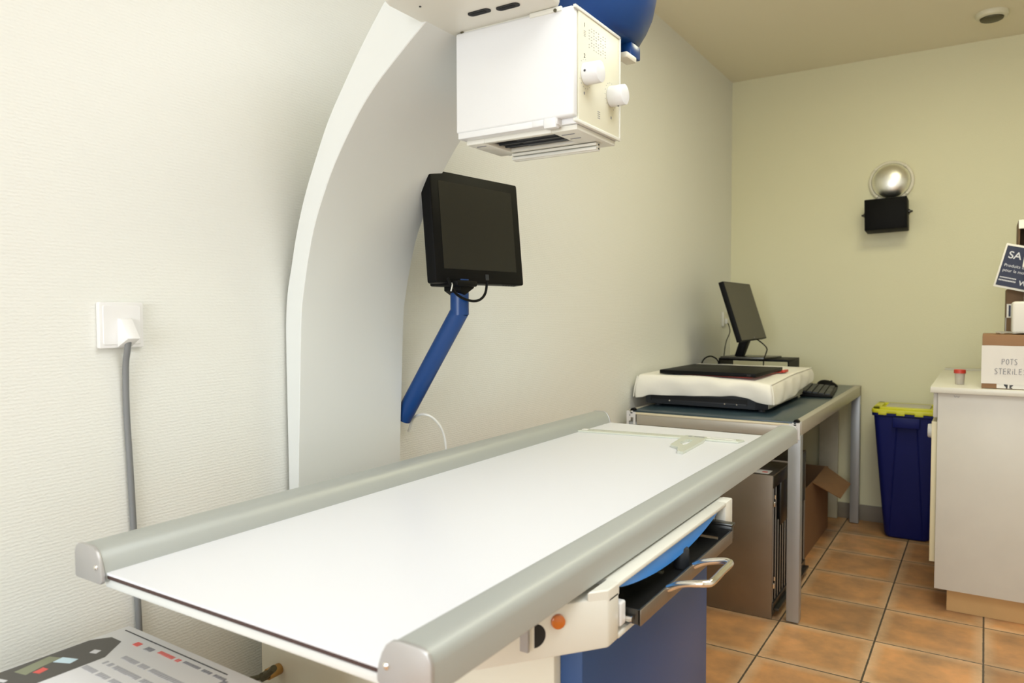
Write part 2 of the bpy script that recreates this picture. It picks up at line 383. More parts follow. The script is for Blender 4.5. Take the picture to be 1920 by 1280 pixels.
# control face (towards the operator)
ef = NB()
for a in ((1.200, 1.395, 1.7245, 1.7305), (1.391, 1.3955, 1.526, 1.7305), (1.200, 1.395, 1.523, 1.529)):
    box(ef, -.634, -.6285, a[0], a[1], a[2], a[3], .001)
obj('edge_frame', ef, 'creamlight', colli)
pn = obj('control_panel', box(NB(), -.635, -.6305, 1.2165, 1.391, 1.529, 1.7245, .0008), 'panel', colli)
def knob(y, z):
    k = NB(); cyl(k, (-.6305, y, z), (-.599, y, z), .0205, .0195, 48, .0015)
    ko = obj('knob', k, 'white', colli)
kc = [(1.243, 1.617), (1.352, 1.602)]
for y, z in kc: knob(y, z)
kd = NB(); cyl(kd, (-.622, 1.2228, 1.617), (-.622, 1.2222, 1.617), .0022, seg=12); obj('knob_mark', kd, 'ink', colli)
kd = NB(); cyl(kd, (-.614, 1.352, 1.5822), (-.614, 1.352, 1.5812), .0018, seg=12); obj('knob_mark', kd, 'ink', colli)
# printed table, digits and knob scales on the panel
X = -.6303
def pmark(pr): obj('printed_marks', pr, 'greyprint', colli)
pr = NB()
for i in range(8):
    for j in range(8):
        y = 1.256 + i*.0098; z = 1.706 - j*.0052
        if (i*3 + j) % 5 == 0: continue
        box(pr, X-.0002, X+.0001, y, y+.0036, z, z+.0012)
pmark(pr); pr = NB()
for j in range(4): box(pr, X-.0002, X+.0001, 1.236, 1.243, 1.694-j*.003, 1.6948-j*.003)
pmark(pr); pr = NB()
for j in range(4): box(pr, X-.0002, X+.0001, 1.294, 1.304, 1.560-j*.004, 1.5612-j*.004)
pmark(pr)
for cy, cz in kc:
    pr = NB()
    for k in range(15):
        a = math.radians(-150 + k*20 + (0 if cy < 1.3 else 90)); rr = .0262
        y = cy+rr*math.cos(a); z = cz+rr*math.sin(a); box(pr, X-.0002, X+.0001, y-.0007, y+.0007, z-.0007, z+.0007)
    pmark(pr)
for y, z in ((1.236, 1.582), (1.352, 1.562)): pmark(box(NB(), X-.0002, X+.0001, y, y+.004, z-.003, z+.002))
text('1', .010, 'ink', 'digit', colli, frame((X, 1.236, 1.702), (0, 1, 0), (0, 0, 1)), .0002, bold=.0002)
text('2', .011, 'ink', 'digit', colli, frame((X, 1.236, 1.646), (0, 1, 0), (0, 0, 1)), .0002, bold=.0002)
# underside: cream plate, dark window, accessory rails
bt = NB()
for a in ((-.885, -.842, 1.22, 1.345), (-.690, -.636, 1.22, 1.385), (-.842, -.690, 1.22, 1.232), (-.842, -.690, 1.318, 1.345)):
    box(bt, *a, 1.513, 1.5225, .001)
obj('bottom_plate', bt, 'creamlight', colli)
obj('window', box(NB(), -.842, -.690, 1.232, 1.318, 1.5205, 1.5228), 'hole', colli)
bl = NB(); box(bl, -.835, -.70, 1.262, 1.267, 1.515, 1.519); box(bl, -.835, -.70, 1.285, 1.289, 1.515, 1.519); box(bl, -.79, -.70, 1.24, 1.31, 1.5175, 1.5195)
obj('shutter_blade', bl, 'dkgrey', colli)
for z0 in (1.506, 1.498):
    obj('accessory_rail', box(NB(), -.846, -.650, 1.327, 1.343, z0, z0+.0055, .001), 'creamlight', colli)
obj('accessory_rail', box(NB(), -.846, -.650, 1.336, 1.345, 1.497, 1.513, .0005), 'creamlight', colli)
for x0, x1, y in ((-.682, -.655, 1.245), (-.682, -.660, 1.28), (-.874, -.852, 1.24)):
    obj('vent_slit', box(NB(), x0, x1, y, y+.0025, 1.5120, 1.5128), 'greyprint', colli)


# ------------------------------------------------------------------ examination table
T = thing('xray_table', 'white x-ray examination table with rounded grey side rails and blue base', 'examination table', (-.8, 1.3, 0))
YT0, YT1 = .575, 2.312
bo = NB(); box(bo, -1.090, -.524, YT0+.008, YT1-.004, .797, .8005)
obj('tabletop', bo, 'board', T)
obj('board_core', box(NB(), -1.09, -.524, YT0+.0085, YT1-.005, .7915, .7968), 'brownedge', T)
fr = NB(); box(fr, -1.09, -.524, YT0+.012, YT0+.05, .775, .789, .004); box(fr, -1.09, -.524, YT1-.05, YT1-.012, .775, .789, .004); box(fr, -1.09, -.524, YT0+.05, YT1-.05, .781, .7910)
obj('under_frame', fr, 'gantry', T)
def railprof(sg, x_in, x_out, zb, grow=0):
    g = grow
    pts = [(x_out*1.0, zb-g*.5)]
    pr_ = [(.003, .786), (.0, .789), (.0, .820), (.0015, .8265), (.0055, .8325), (.012, .8358), (.019, .8366), (.040, .8366), (.050, .835), (.058, .829), (.064, .819), (.069, .805), (.071, .797), (.071, .790), (.066, .786)]
    out = []
    for d, z in pr_:
        x = x_out - sg*d if sg > 0 else x_out + d
        out.append((x + (g if (sg > 0 and d < .03) or (sg < 0 and d > .03) else -g), z + (g if z > .80 else -g)))
    return out
for sg, xo in ((1, -.466), (-1, -1.146)):
    rp = railprof(sg, 0, xo, .78)
    rl = NB(); prism(rl, rp, 'y', YT0+.006, YT1-.004)
    ro = obj('side_rail', rl, 'alu', T)
    for y0, y1 in ((YT0-.001, YT0+.0055), (YT1-.0035, YT1+.002)):
        cp = NB(); prism(cp, railprof(sg, 0, xo, .78, .0014), 'y', y0, y1, .0016, 2)
        obj('end_cap', cp, 'cap', ro)
    xs = xo - sg*.0585
    sc = NB(); lathe(sc, [(0, .0032), (.0022, .0029), (.0042, .0014), (.0046, 0), (.0046, -.001)], frame((xs, YT0-.0012, .8085), (1, 0, 0), (0, 0, 1)), 20)
    obj('screw', sc, 'chrome', ro)
# bucky housing under the operator-side rail
hs = NB()
near = [(-.4445, .950), (-.4445, .987), (-.76, .987), (-.76, .86), (-.60, .79), (-.565, .793)]
prism(hs, near, 'z', .700, .7735, .004, 2)
prism(hs, [(-.4445, .9505), (-.4445, .988), (-.4655, .988), (-.4655, .9236)], 'z', .765, .7845, .002, 1)
box(hs, -.76, -.4445, .985, 1.52, .700, .7085, .002); box(hs, -.76, -.467, .98, 1.51, .770, .7735)
box(hs, -.4665, -.4445, .985, 1.52, .7765, .7845, .0025); box(hs, -.52, -.465, .99, 1.56, .7735, .7835)
box(hs, -.76, -.467, 1.515, 1.565, .715, .7735, .003); box(hs, -.4665, -.4445, 1.515, 1.565, .715, .7845, .003)
box(hs, -.77, -.75, .9, 1.56, .70, .772)
ho = obj('bucky_housing', hs, 'creamlight', T)
bt = NB(); nrm = Vector((.72, -.69, 0)).normalized()
c0 = Vector((-.497, .905, .748)); c0 = Vector((-.4925, .8875, .7510))
lathe(bt, [(0, .007), (.0068, .0068), (.0098, .005), (.0103, 0), (.0103, -.006)], Matrix.Translation(c0) @ nrm.to_track_quat('Z', 'Y').to_matrix().to_4x4(), 28)
obj('button', bt, 'orange', ho, label='round orange button')
obj('latch_block', box(NB(), -.462, -.443, .989, 1.008, .716, .752, .0035, 3), 'white', ho)
nt_ = NB(); cyl(nt_, (-.445, 1.012, .722), (-.434, 1.012, .722), .005, seg=16)
obj('bolt', nt_, 'chrome', ho)
hl = NB(); prism(hl, arc(-.001, 0, .017, -90, 90, 14), 'y', 0, .0012, mtx=Matrix.Translation((-.5130, .8605, .735)) @ Matrix.Rotation(math.radians(52.5), 4, 'Z'))
obj('rail_cutout', hl, 'hole', ho)
obj('carriage_rail', box(NB(), -.60, -.514, .843, .8485, .7175, .790, .0006), 'desk_alu', T)
# bucky tray pulled slightly out
tr = NB()
box(tr, -.74, -.428, 1.02, 1.49, .7120, .7135)
box(tr, -.4285, -.425, 1.018, 1.492, .7115, .7355, .0008)
box(tr, -.452, -.425, 1.018, 1.0205, .7135, .7355); box(tr, -.452, -.425, 1.489, 1.492, .7135, .7355)
box(tr, -.50, -.427, 1.500, 1.512, .715, .745, .002); box(tr, -.50, -.424, 1.493, 1.514, .742, .748, .002)
tro = obj('bucky_tray', tr, 'steel_dk', T)
fc = NB(); box(fc, -.4249, -.4235, 1.018, 1.492, .7115, .7355, .0004)
obj('tray_lip', fc, 'steel', tro, label='brushed steel front lip')
hd = NB(); tube(hd, catmull([(-.4245, 1.132, .732), (-.405, 1.132, .742), (-.375, 1.132, .7495), (-.363, 1.136, .751), (-.357, 1.146, .7515), (-.357, 1.20, .752), (-.357, 1.246, .7515), (-.363, 1.256, .751), (-.375, 1.260, .7495), (-.405, 1.260, .742), (-.4245, 1.260, .732)], 4), .0058, 16)
obj('handle', hd, 'chrome', tro, label='polished U-shaped tray handle')
kb = NB(); cyl(kb, (-.458, 1.29, .7135), (-.458, 1.29, .752), .015, .013, 28, .004)
obj('cassette_clamp', kb, 'dkgrey', tro)
kb = NB(); box(kb, -.62, -.46, 1.20, 1.208, .728, .733, .001); obj('clamp_bar', kb, 'dkmetal', tro)
bs = NB(); yy = [.992 + .51*k/24 for k in range(25)]          # sagging bright blue liner seen in the opening
pl = [(y, .7765) for y in yy] + [(y, .7755 - .0005 - .030*math.sin(pi*min(1, max(0, (y-.99)/.50)))**.75) for y in reversed(yy)]
prism(bs, pl, 'x', -.4535, -.451)
obj('blue_liner', bs, 'brightblue', ho, label='sagging bright blue plastic liner')
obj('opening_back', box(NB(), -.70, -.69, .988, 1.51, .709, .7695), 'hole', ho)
# pedestal
pd = NB(); box(pd, -1.205, -.536, .955, 1.50, 0, .682, .004)
box(pd, -1.12, -.56, .99, 1.46, .68, .778)
po = obj('pedestal', pd, 'cream', T)
bp = NB(); prism(bp, [(-.536, .972), (-.497, .972), (-.493, 1.55), (-.536, 1.55)], 'z', .0, .6822, .004)
obj('blue_side_cover', bp, 'bluepanel', T, label='dark blue side cover of the base')
ws = NB(); cyl(ws, (-1.150, .9545, .485), (-1.150, .925, .485), .011, seg=24, bev=.001)
obj('bolt_collar', ws, 'brass', po)
ws = NB(); cyl(ws, (-1.150, .925, .485), (-1.150, .912, .485), .0085, seg=16); tube(ws, [(-1.150, .918, .485), (-1.135, .916, .495), (-1.115, .912, .512)], [.007, .006, .0065], 10); tube(ws, [(-1.150, .918, .485), (-1.175, .917, .475), (-1.19, .915, .468)], [.006, .005, .006], 10)
obj('wing_screw', ws, 'dkmetal', po)

# ------------------------------------------------------------------ monitor on the blue wall pole
a, tl = math.radians(-7.6), math.radians(5.3)
n = Vector((math.cos(a)*math.cos(tl), math.sin(a)*math.cos(tl), math.sin(tl))); wv = Vector((-math.sin(a), math.cos(a), 0)); uv = n.cross(wv)
R3 = Matrix(((wv.x, uv.x, n.x), (wv.y, uv.y, n.y), (wv.z, uv.z, n.z)))
MO = thing('touchscreen_monitor', 'black square monitor on a bent blue pole beside the gantry', 'monitor', (-1.105, 1.576, 1.389), R3)
b = NB(); prism(b, rrect(-.1656, .1656, -.138, .138, .006), 'z', -.033, 0, .003, 2); obj('housing', b, 'black', MO, True)
b = NB(); prism(b, rrect(-.10, .10, -.10, .10, .02), 'z', -.052, -.033, .005, 2); obj('back_cover', b, 'black', MO, True)
obj('screen', box(NB(), -.137, .138, -.103, .113, -.001, .0006), 'screen', MO, True)
obj('badge', box(NB(), .011, .024, -.128, -.113, 0, .0006), 'dkgrey', MO, True)
for k in range(5): obj('button', box(NB(), .09+k*.011, .096+k*.011, -.1400, -.1378, -.012, -.006), 'dkgrey', MO, True)
b = NB(); tube(b, [(-1.12, 1.51, 1.262), (-1.12, 1.51, 1.172)], .0235, 32); tube(b, [(-1.1195, 1.5105, 1.182), (-1.21, 1.4985, 1.035), (-1.292, 1.4875, .900)], .0235, 32)
obj('pole', b, 'blue', MO, label='bent blue tubular pole')
b = NB(); box(b, -1.172, -1.085, 1.455, 1.54, 1.243, 1.258, .004); prism(b, [(1.478, 1.25), (1.538, 1.25), (1.538, 1.240), (1.500, 1.222), (1.478, 1.232)], 'x', -1.145, -1.094, .002)
obj('mount', b, 'black', MO)
b = NB(); tube(b, catmull([(-1.10, 1.435, 1.262), (-1.092, 1.447, 1.232), (-1.088, 1.475, 1.215), (-1.085, 1.515, 1.207), (-1.085, 1.55, 1.211), (-1.088, 1.578, 1.228), (-1.092, 1.592, 1.258)], 6), .0034, 10)
obj('cable', b, 'black', MO)
b = NB(); tube(b, catmull([(-1.10, 1.452, 1.250), (-1.090, 1.440, 1.244), (-1.088, 1.432, 1.230)], 4), .0016, 8); obj('cable_tie', b, 'wcable', MO)
b = NB(); tube(b, catmull([(-1.30, 1.52, .86), (-1.275, 1.515, .90), (-1.225, 1.504, .912), (-1.205, 1.525, .89), (-1.198, 1.545, .85), (-1.195, 1.552, .78), (-1.195, 1.553, .70), (-1.21, 1.55, .3), (-1.22, 1.55, .006)], 6), .0033, 10)
tag(obj('hanging_cable', b, 'wcable'), 'thin white cable looping down between the curved column and the table rail', 'cable')

# ------------------------------------------------------------------ socket on the near wall
SO = thing('wall_socket', 'white square wall socket with white plug on the near left wall', 'socket', (XL, .746, 1.158))
b = NB(); prism(b, rrect(.706, .787, 1.117, 1.199, .003), 'x', XL, XL+.011, .0018, 2); obj('plate', b, 'socket', SO)
b = NB(); prism(b, rrect(.712, .781, 1.123, 1.193, .003), 'x', XL+.0105, XL+.0125, .0008, 1); obj('face', b, 'socket', SO)
PLG = NB()
t = bmesh.new(); vs = [t.verts.new(v) for v in ((XL+.011, .737, 1.171), (XL+.011, .763, 1.171), (XL+.011, .763, 1.118), (XL+.011, .737, 1.118), (XL+.020, .740, 1.168), (XL+.020, .761, 1.168), (XL+.042, .762, 1.134), (XL+.042, .739, 1.134))]
for f in ((0, 1, 2, 3), (4, 7, 6, 5), (0, 4, 5, 1), (1, 5, 6, 2), (2, 6, 7, 3), (3, 7, 4, 0)): t.faces.new([vs[i] for i in f])
bmesh.ops.recalc_face_normals(t, faces=t.faces[:]); bmesh.ops.bevel(t, geom=t.edges[:], offset=.0012, segments=2, profile=.5, affect='EDGES'); join(PLG, t)
b = NB(); tube(b, catmull([(XL+.026, .750, 1.134), (XL+.020, .750, 1.112), (XL+.010, .752, 1.08), (XL+.0062, .754, 1.0), (XL+.0062, .758, .90), (XL+.0062, .762, .784), (XL+.0062, .768, .60), (XL+.0062, .772, .40), (XL+.0062, .775, .095)], 6), .0055, 14)
plug = obj('plug', PLG, 'socket', SO)
tag(obj('power_cable', b, 'cable'), 'thick grey cable running down the near left wall from the plug', 'cable')

# small socket near the back corner
S2 = thing('wall_socket', 'small cream socket on the left wall behind the desktop monitor', 'socket', (XL, 4.42, 1.13))
b = NB(); prism(b, rrect(4.375, 4.455, 1.09, 1.175, .003), 'x', XL, XL+.014, .002, 2); obj('plate', b, 'creamlight', S2)
b = NB(); box(b, XL+.014, XL+.03, 4.39, 4.415, 1.105, 1.135, .003); obj('plug', b, 'wcable', S2)
b = NB(); tube(b, catmull([(XL+.03, 4.40, 1.11), (-1.272, 4.39, 1.06), (-1.285, 4.36, 1.0), (-1.29, 4.34, .93), (-1.29, 4.33, .84), (-1.28, 4.32, .768)], 6), .0028, 8)
obj('cord', b, 'black', S2)

# ------------------------------------------------------------------ desk
ZD = .763
D = thing('metal_desk', 'aluminium framed desk with dark blue vinyl top against the left wall', 'desk', (-.93, 3.70, 0))
DX0, DX1, DY0, DY1 = -1.272, -.572, 2.892, 4.50
for x in (DX0, DX1-.045):
    for y in (DY0+.002, DY1-.047):
        lg = NB(); box(lg, x, x+.045, y, y+.045, 0.004, .715, .002)
        obj('leg', lg, 'desk_alu', D)
bm_ = NB(); box(bm_, DX0+.045, DX1-.045, DY0, DY0+.03, .706, .748, .001); obj('front_beam', bm_, 'desk_beam', D)
bm_ = NB(); box(bm_, DX1-.03, DX1, DY0+.02, DY1-.02, .712, .766, .004); box(bm_, DX1-.026, DX1-.002, DY0+.02, DY1-.02, .715, .720); obj('side_beam', bm_, 'desk_beam', D)
bm_ = NB(); box(bm_, DX0, DX0+.03, DY0+.02, DY1-.02, .712, .764, .003); obj('side_beam', bm_, 'desk_beam', D)
bm_ = NB(); prism(bm_, rrect(DX1-.05, DX1, .712, .768, .004), 'y', DY1-.05, DY1, .008, 3); obj('end_corner', bm_, 'desk_beam', D)
bm_ = NB(); box(bm_, DX0+.03, DX1-.05, DY1-.03, DY1, .712, .764, .002); obj('rear_beam', bm_, 'desk_beam', D)
tp = NB(); box(tp, DX0+.022, DX1-.012, DY0+.012, DY1-.006, .750, .7645, .003); obj('desk_top', tp, 'desk_top', D)
eb = NB(); box(eb, DX0+.035, DX1-.035, DY0-.002, DY0+.010, .7485, .7565, .001); obj('edge_strip', eb, 'deskedge', D)
for x0, sx in ((DX1-.042, 1), (DX0+.002, -1)):
    br = NB(); pts = [(0, .706), (0, .7585), (.012, .7585), (.012, .762), (.018, .762), (.018, .757), (.026, .757), (.026, .762), (.040, .762), (.040, .700), (.030, .700), (.030, .72), (.022, .72), (.022, .735), (.010, .735), (.010, .706)]
    if sx < 0: pts = [(.040-p, q) for p, q in pts]
    prism(br, [(x0+p, q) for p, q in pts], 'y', DY0-.0045, DY0-.0008, .0006, 1); bo2 = obj('corner_bracket', br, 'white', D)
    nb = NB(); box(nb, x0+.018, x0+.027, DY0-.0055, DY0-.0040, .7515, .7565); box(nb, x0+.014, x0+.0165, DY0-.0055, DY0-.0042, .741, .7485)
    obj('bracket_notch', nb, 'hole', bo2)
    nb = NB(); prism(nb, arc(x0+.026, .7635, .011, 0, 180, 10), 'y', DY0-.002, DY0+.02, .001, 1); obj('corner_plug', nb, 'black', bo2)

# scanner under a cotton cover
SC = thing('scanner', 'dark grey flat scanner with a long slot under the white cloth', 'scanner', (-1.0, 3.42, ZD))
SX0, SX1, SY0, SY1 = -1.262, -.742, 3.075, 3.80
b = NB(); prism(b, [(SX0, SY0), (SX1-.045, SY0), (SX1, SY0+.03), (SX1, SY1), (SX0, SY1)], 'z', .776, .885, .003, 2); so = obj('body', b, 'dkgrey', SC)
b = NB(); box(b, SX0+.025, SX1-.075, SY0-.0008, SY0+.004, .790, .815); slo = obj('feed_slot', b, 'hole', SC)
b = NB(); box(b, SX0+.03, SX1-.08, SY0-.0022, SY0-.0006, .791, .796, .0005); obj('slot_lip', b, 'dkgrey', SC)
for x in (-1.15, -.91, -.86):
    b = NB(); cyl(b, (x, SY0-.0032, .793), (x, SY0-.0008, .793), .003, seg=12); obj('screw', b, 'chrome', slo)
b = NB(); box(b, SX1, SX1+.0015, SY0+.035, SY1-.01, .779, .86); obj('side_panel', b, 'greyplastic', SC)
for x in (SX0+.04, SX1-.03):
    for y in (SY0+.05, SY1-.05):
        b = NB(); cyl(b, (x, y, .7646), (x, y, .776), .014, seg=18); obj('foot', b, 'dkgrey', SC)

# cotton cover: top sheet with a drooping skirt
cx0, cx1, cy0, cy1 = -1.288, -.715, 3.045, 3.865
t = bmesh.new()
def per(sv):                                # perimeter point and outward normal
    wq, hq = cx1-cx0, cy1-cy0; tot = 2*(wq+hq); d = (sv % 1)*tot
    if d < wq: return Vector((cx0+d, cy0)), Vector((0, -1)), d/wq, 0
    d -= wq
    if d < hq: return Vector((cx1, cy0+d)), Vector((1, 0)), d/hq, 1
    d -= hq
    if d < wq: return Vector((cx1-d, cy1)), Vector((0, 1)), d/wq, 2
    d -= wq
    return Vector((cx0, cy1-d)), Vector((-1, 0)), d/hq, 3
Np = 168; rings = []
cen = Vector(((cx0+cx1)/2, (cy0+cy1)/2))
def hem(f, side):
    if side == 0:
        pts = [(0, .800), (.05, .803), (.10, .817), (.2, .816), (.4, .820), (.62, .826), (.74, .832), (.82, .826), (.92, .808), (1, .803)]
    elif side == 1: pts = [(0, .803), (.1, .798), (.25, .794), (.45, .800), (.7, .815), (.9, .83), (1, .835)]
    elif side == 2: pts = [(0, .835), (1, .82)]
    else: pts = [(0, .82), (.9, .815), (1, .80)]
    for (a0, b0), (a1, b1) in zip(pts, pts[1:]):
        if a0 <= f <= a1: q = (f-a0)/(a1-a0); q = q*q*(3-2*q); return b0+(b1-b0)*q
    return pts[-1][1]
def topz(p):
    fx = (p.x-cx0)/(cx1-cx0); fy = (p.y-cy0)/(cy1-cy0)
    return .9015 - .014*max(0, fx-.55)*max(0, .6-fy)*4 + .0012*math.sin(fx*17+fy*9) - .002*(fx > .93)
levels = [(0.0, 0.0), (.3, 0), (.6, 0), (.86, 0), (.955, 0), (.985, 0), (1, .18), (1, .4), (1, .7), (1, 1)]
for (q, dn) in levels:
    ring = []
    for k in range(Np):
        p, nn, f, side = per(k/Np)
        if q < 1 or dn == 0:
            pp = cen + (p-cen)*q; z = topz(pp) - (.0025 if q > .98 else 0)
            if q == 0: pp = cen + (p-cen)*.001
        else:
            cornr = max(0, 1-min(f, 1-f)*9)
            bulge = .008*math.sin(pi*dn)*(.6+.6*math.sin(k*.61)) + .010*dn*cornr + .004*dn*math.sin(k*.33+1)
            dirn = (p-cen).normalized() if cornr > .1 else nn
            pp = p + (nn*(1-cornr) + dirn*cornr)*bulge
            z0 = topz(p)-.006; z = z0 + (hem(f, side)-z0)*dn
        ring.append(t.verts.new((pp.x, pp.y, z)))
    rings.append(ring)
for i in range(len(rings)-1):
    for k in range(Np): t.faces.new((rings[i][k], rings[i][(k+1) % Np], rings[i+1][(k+1) % Np], rings[i+1][k]))
bmesh.ops.remove_doubles(t, verts=rings[0], dist=.01)
bmesh.ops.recalc_face_normals(t, faces=t.faces[:])
b = NB(); join(b, t)
clo = tag(obj('cloth_cover', b, 'cloth'), 'creamy white cotton cover draped over the dark scanner on the desk', 'cloth')
sm = clo.modifiers.new('s', 'SOLIDIFY'); sm.thickness = .003; sm.offset = 1
ss = clo.modifiers.new('d', 'SUBSURF'); ss.levels = 1; ss.render_levels = 2
# seam along the right edge of the cover
b = NB(); pts = []
for k in range(29):
    f = k/28; y = cy0+.004+f*(cy1-cy0-.01); p = Vector((cx1-.002, y)); pts.append((p.x, p.y, topz(p)+.0005))
tube(b, pts, .0022, 8); obj('seam', b, 'cloth', clo); b = NB()
pts = [(cx1+.0005, cy0-.002, topz(Vector((cx1, cy0)))-.003), (cx1+.006, cy0-.007, .865), (cx1+.0115, cy0-.012, .835), (cx1+.0135, cy0-.013, .806)]
tube(b, catmull(pts, 4), .0022, 8); obj('seam', b, 'cloth', clo); b = NB()
pts = [(cx0+.001, cy0-.001, .897), (cx0-.004, cy0-.006, .87), (cx0-.009, cy0-.011, .84), (cx0-.012, cy0-.013, .806)]
tube(b, catmull(pts, 4), .0022, 8)
obj('seam', b, 'cloth', clo)

# detector panels on the cover
rz = Matrix.Rotation(math.radians(-1.5), 3, 'Z')
DP = thing('detector_panel', 'large flat black detector panel lying on the white cloth', 'x-ray cassette', (-.985, 3.285, .9085), rz)
b = NB(); box(b, -.208, .208, -.212, .212, 0, .0165, .0022, 2); obj('casing', b, 'black', DP, True)
b = NB(); box(b, .172, .188, -.2132, -.2115, .003, .0125, .0005); obj('corner_insert', b, 'hole', DP, True)
rz2 = Matrix.Rotation(math.radians(-5), 3, 'Z')
RP = thing('xray_cassette', 'thin red-edged cassette peeping out under the black detector panel', 'x-ray cassette', (-.985, 3.295, .9056), rz2)
b = NB(); box(b, -.10, .200, -.202, .21, 0, .0026, .0005); obj('tray', b, 'red', RP, True)
b = NB(); box(b, .190, .218, .135, .205, .0005, .0026, .0003); box(b, .212, .226, .145, .20, .0005, .011, .001); obj('tab', b, 'red', RP, True)

# riser with desktop monitor
RI = thing('monitor_riser', 'low black riser shelf standing behind the covered scanner', 'shelf', (-1.0, 4.0, ZD))
b = NB(); box(b, -1.19, -.832, 3.905, 4.15, .921, .932, .001); obj('shelf', b, 'black', RI)
for x in (-1.19, -.839):
    b = NB(); box(b, x, x+.007, 3.905, 4.15, .7647, .921); obj('side', b, 'black', RI)
a, tl = math.radians(.5), math.radians(17.7)
n = Vector((math.cos(a)*math.cos(tl), math.sin(a)*math.cos(tl), math.sin(tl))); wv = Vector((-math.sin(a), math.cos(a), 0)); uv = n.cross(wv)
R3 = Matrix(((wv.x, uv.x, n.x), (wv.y, uv.y, n.y), (wv.z, uv.z, n.z)))
DM = thing('desktop_monitor', 'slim black widescreen monitor tilted back on the riser in the back corner', 'monitor', (-1.048, 3.90, 1.18), R3)
b = NB(); prism(b, rrect(-.2535, .2535, -.155, .155, .005), 'z', -.026, 0, .003, 2); obj('housing', b, 'black', DM, True)
b = NB(); prism(b, rrect(-.13, .13, -.11, .09, .02), 'z', -.05, -.026, .006, 2); obj('back_cover', b, 'black', DM, True)
b = NB(); prism(b, rrect(-.247, .247, -.150, .150, .004), 'z', -.001, .0006); obj('screen', b, 'screen2', DM, True)
b = NB(); cyl(b, (0, -.143, .0006), (0, -.143, .0012), .005, seg=20); obj('badge', b, 'greyprint', DM, True)
b = NB(); prism(b, [(-1.115, .942), (-1.075, .942), (-1.035, 1.05), (-1.06, 1.12), (-1.09, 1.12), (-1.085, 1.04)], 'y', 3.93, 3.99, .004, 2); obj('neck', b, 'black', DM)
b = NB(); prism(b, [(-1.172, 3.87), (-.945, 3.87), (-.905, 4.07), (-1.15, 4.07)], 'z', .9322, .943, .002, 2); obj('foot', b, 'steel_dk', DM)
b = NB(); tube(b, catmull([(-1.05, 3.965, 1.06), (-1.01, 3.96, 1.035), (-.965, 3.94, 1.005), (-.945, 3.92, .985), (-.942, 3.89, .965), (-.945, 3.862, .935), (-.95, 3.872, .90), (-.95, 3.878, .80)], 6), .0032, 8); obj('cable', b, 'black', DM)
b = NB(); tube(b, catmull([(-1.290, 3.90, .77), (-1.286, 3.893, .86), (-1.276, 3.893, .905), (-1.258, 3.893, .930), (-1.229, 3.893, .940), (-1.200, 3.893, .928), (-1.187, 3.893, .905), (-1.198, 3.893, .88), (-1.2, 3.895, .77)], 6), .0038, 8)
tag(obj('loop_cable', b, 'black'), 'black cable arching up beside the riser against the left wall', 'cable')

# keyboard and mouse
KB = thing('keyboard', 'black keyboard lying along the right edge of the desk', 'keyboard', (-.70, 4.0, ZD), Matrix.Rotation(math.radians(6), 3, 'Z'))
b = NB(); prism(b, [(-.075, .0025), (.07, .0025), (.07, .012), (-.075, .026)], 'y', -.225, .225, .003, 2); obj('base', b, 'black', KB, True)
b = NB()
for i in range(5):
    for j in range(14):
        x = .058-i*.027; y = -.208+j*.0305; z = .0145+(.07-x)*.0966
        if i == 0 and 4 <= j <= 8:
            if j == 4: box(b, x-.023, x, y, y+.0305*5-.005, z-.004, z+.005, .001, 1)
            continue
        box(b, x-.023, x, y, y+.0265, z-.004, z+.005, .001, 1)
obj('keys', b, 'dkgrey', KB, True)
MS = thing('computer_mouse', 'black computer mouse behind the keyboard at the end of the desk', 'mouse', (-.725, 4.345, ZD+.002))
t = bmesh.new(); bmesh.ops.create_uvsphere(t, u_segments=28, v_segments=14, radius=1)
for v in list(t.verts):
    if v.co.z < 0: v.co.z *= .05
    v.co.x *= .056; v.co.y *= .033; v.co.z *= .036*(1-.25*v.co.x/.06)
b = NB(); join(b, t); obj('body', b, 'black', MS, True)
b = NB(); cyl(b, (.022, -.004, .030), (.022, .004, .030), .006, seg=18); obj('wheel', b, 'dkgrey', MS, True)

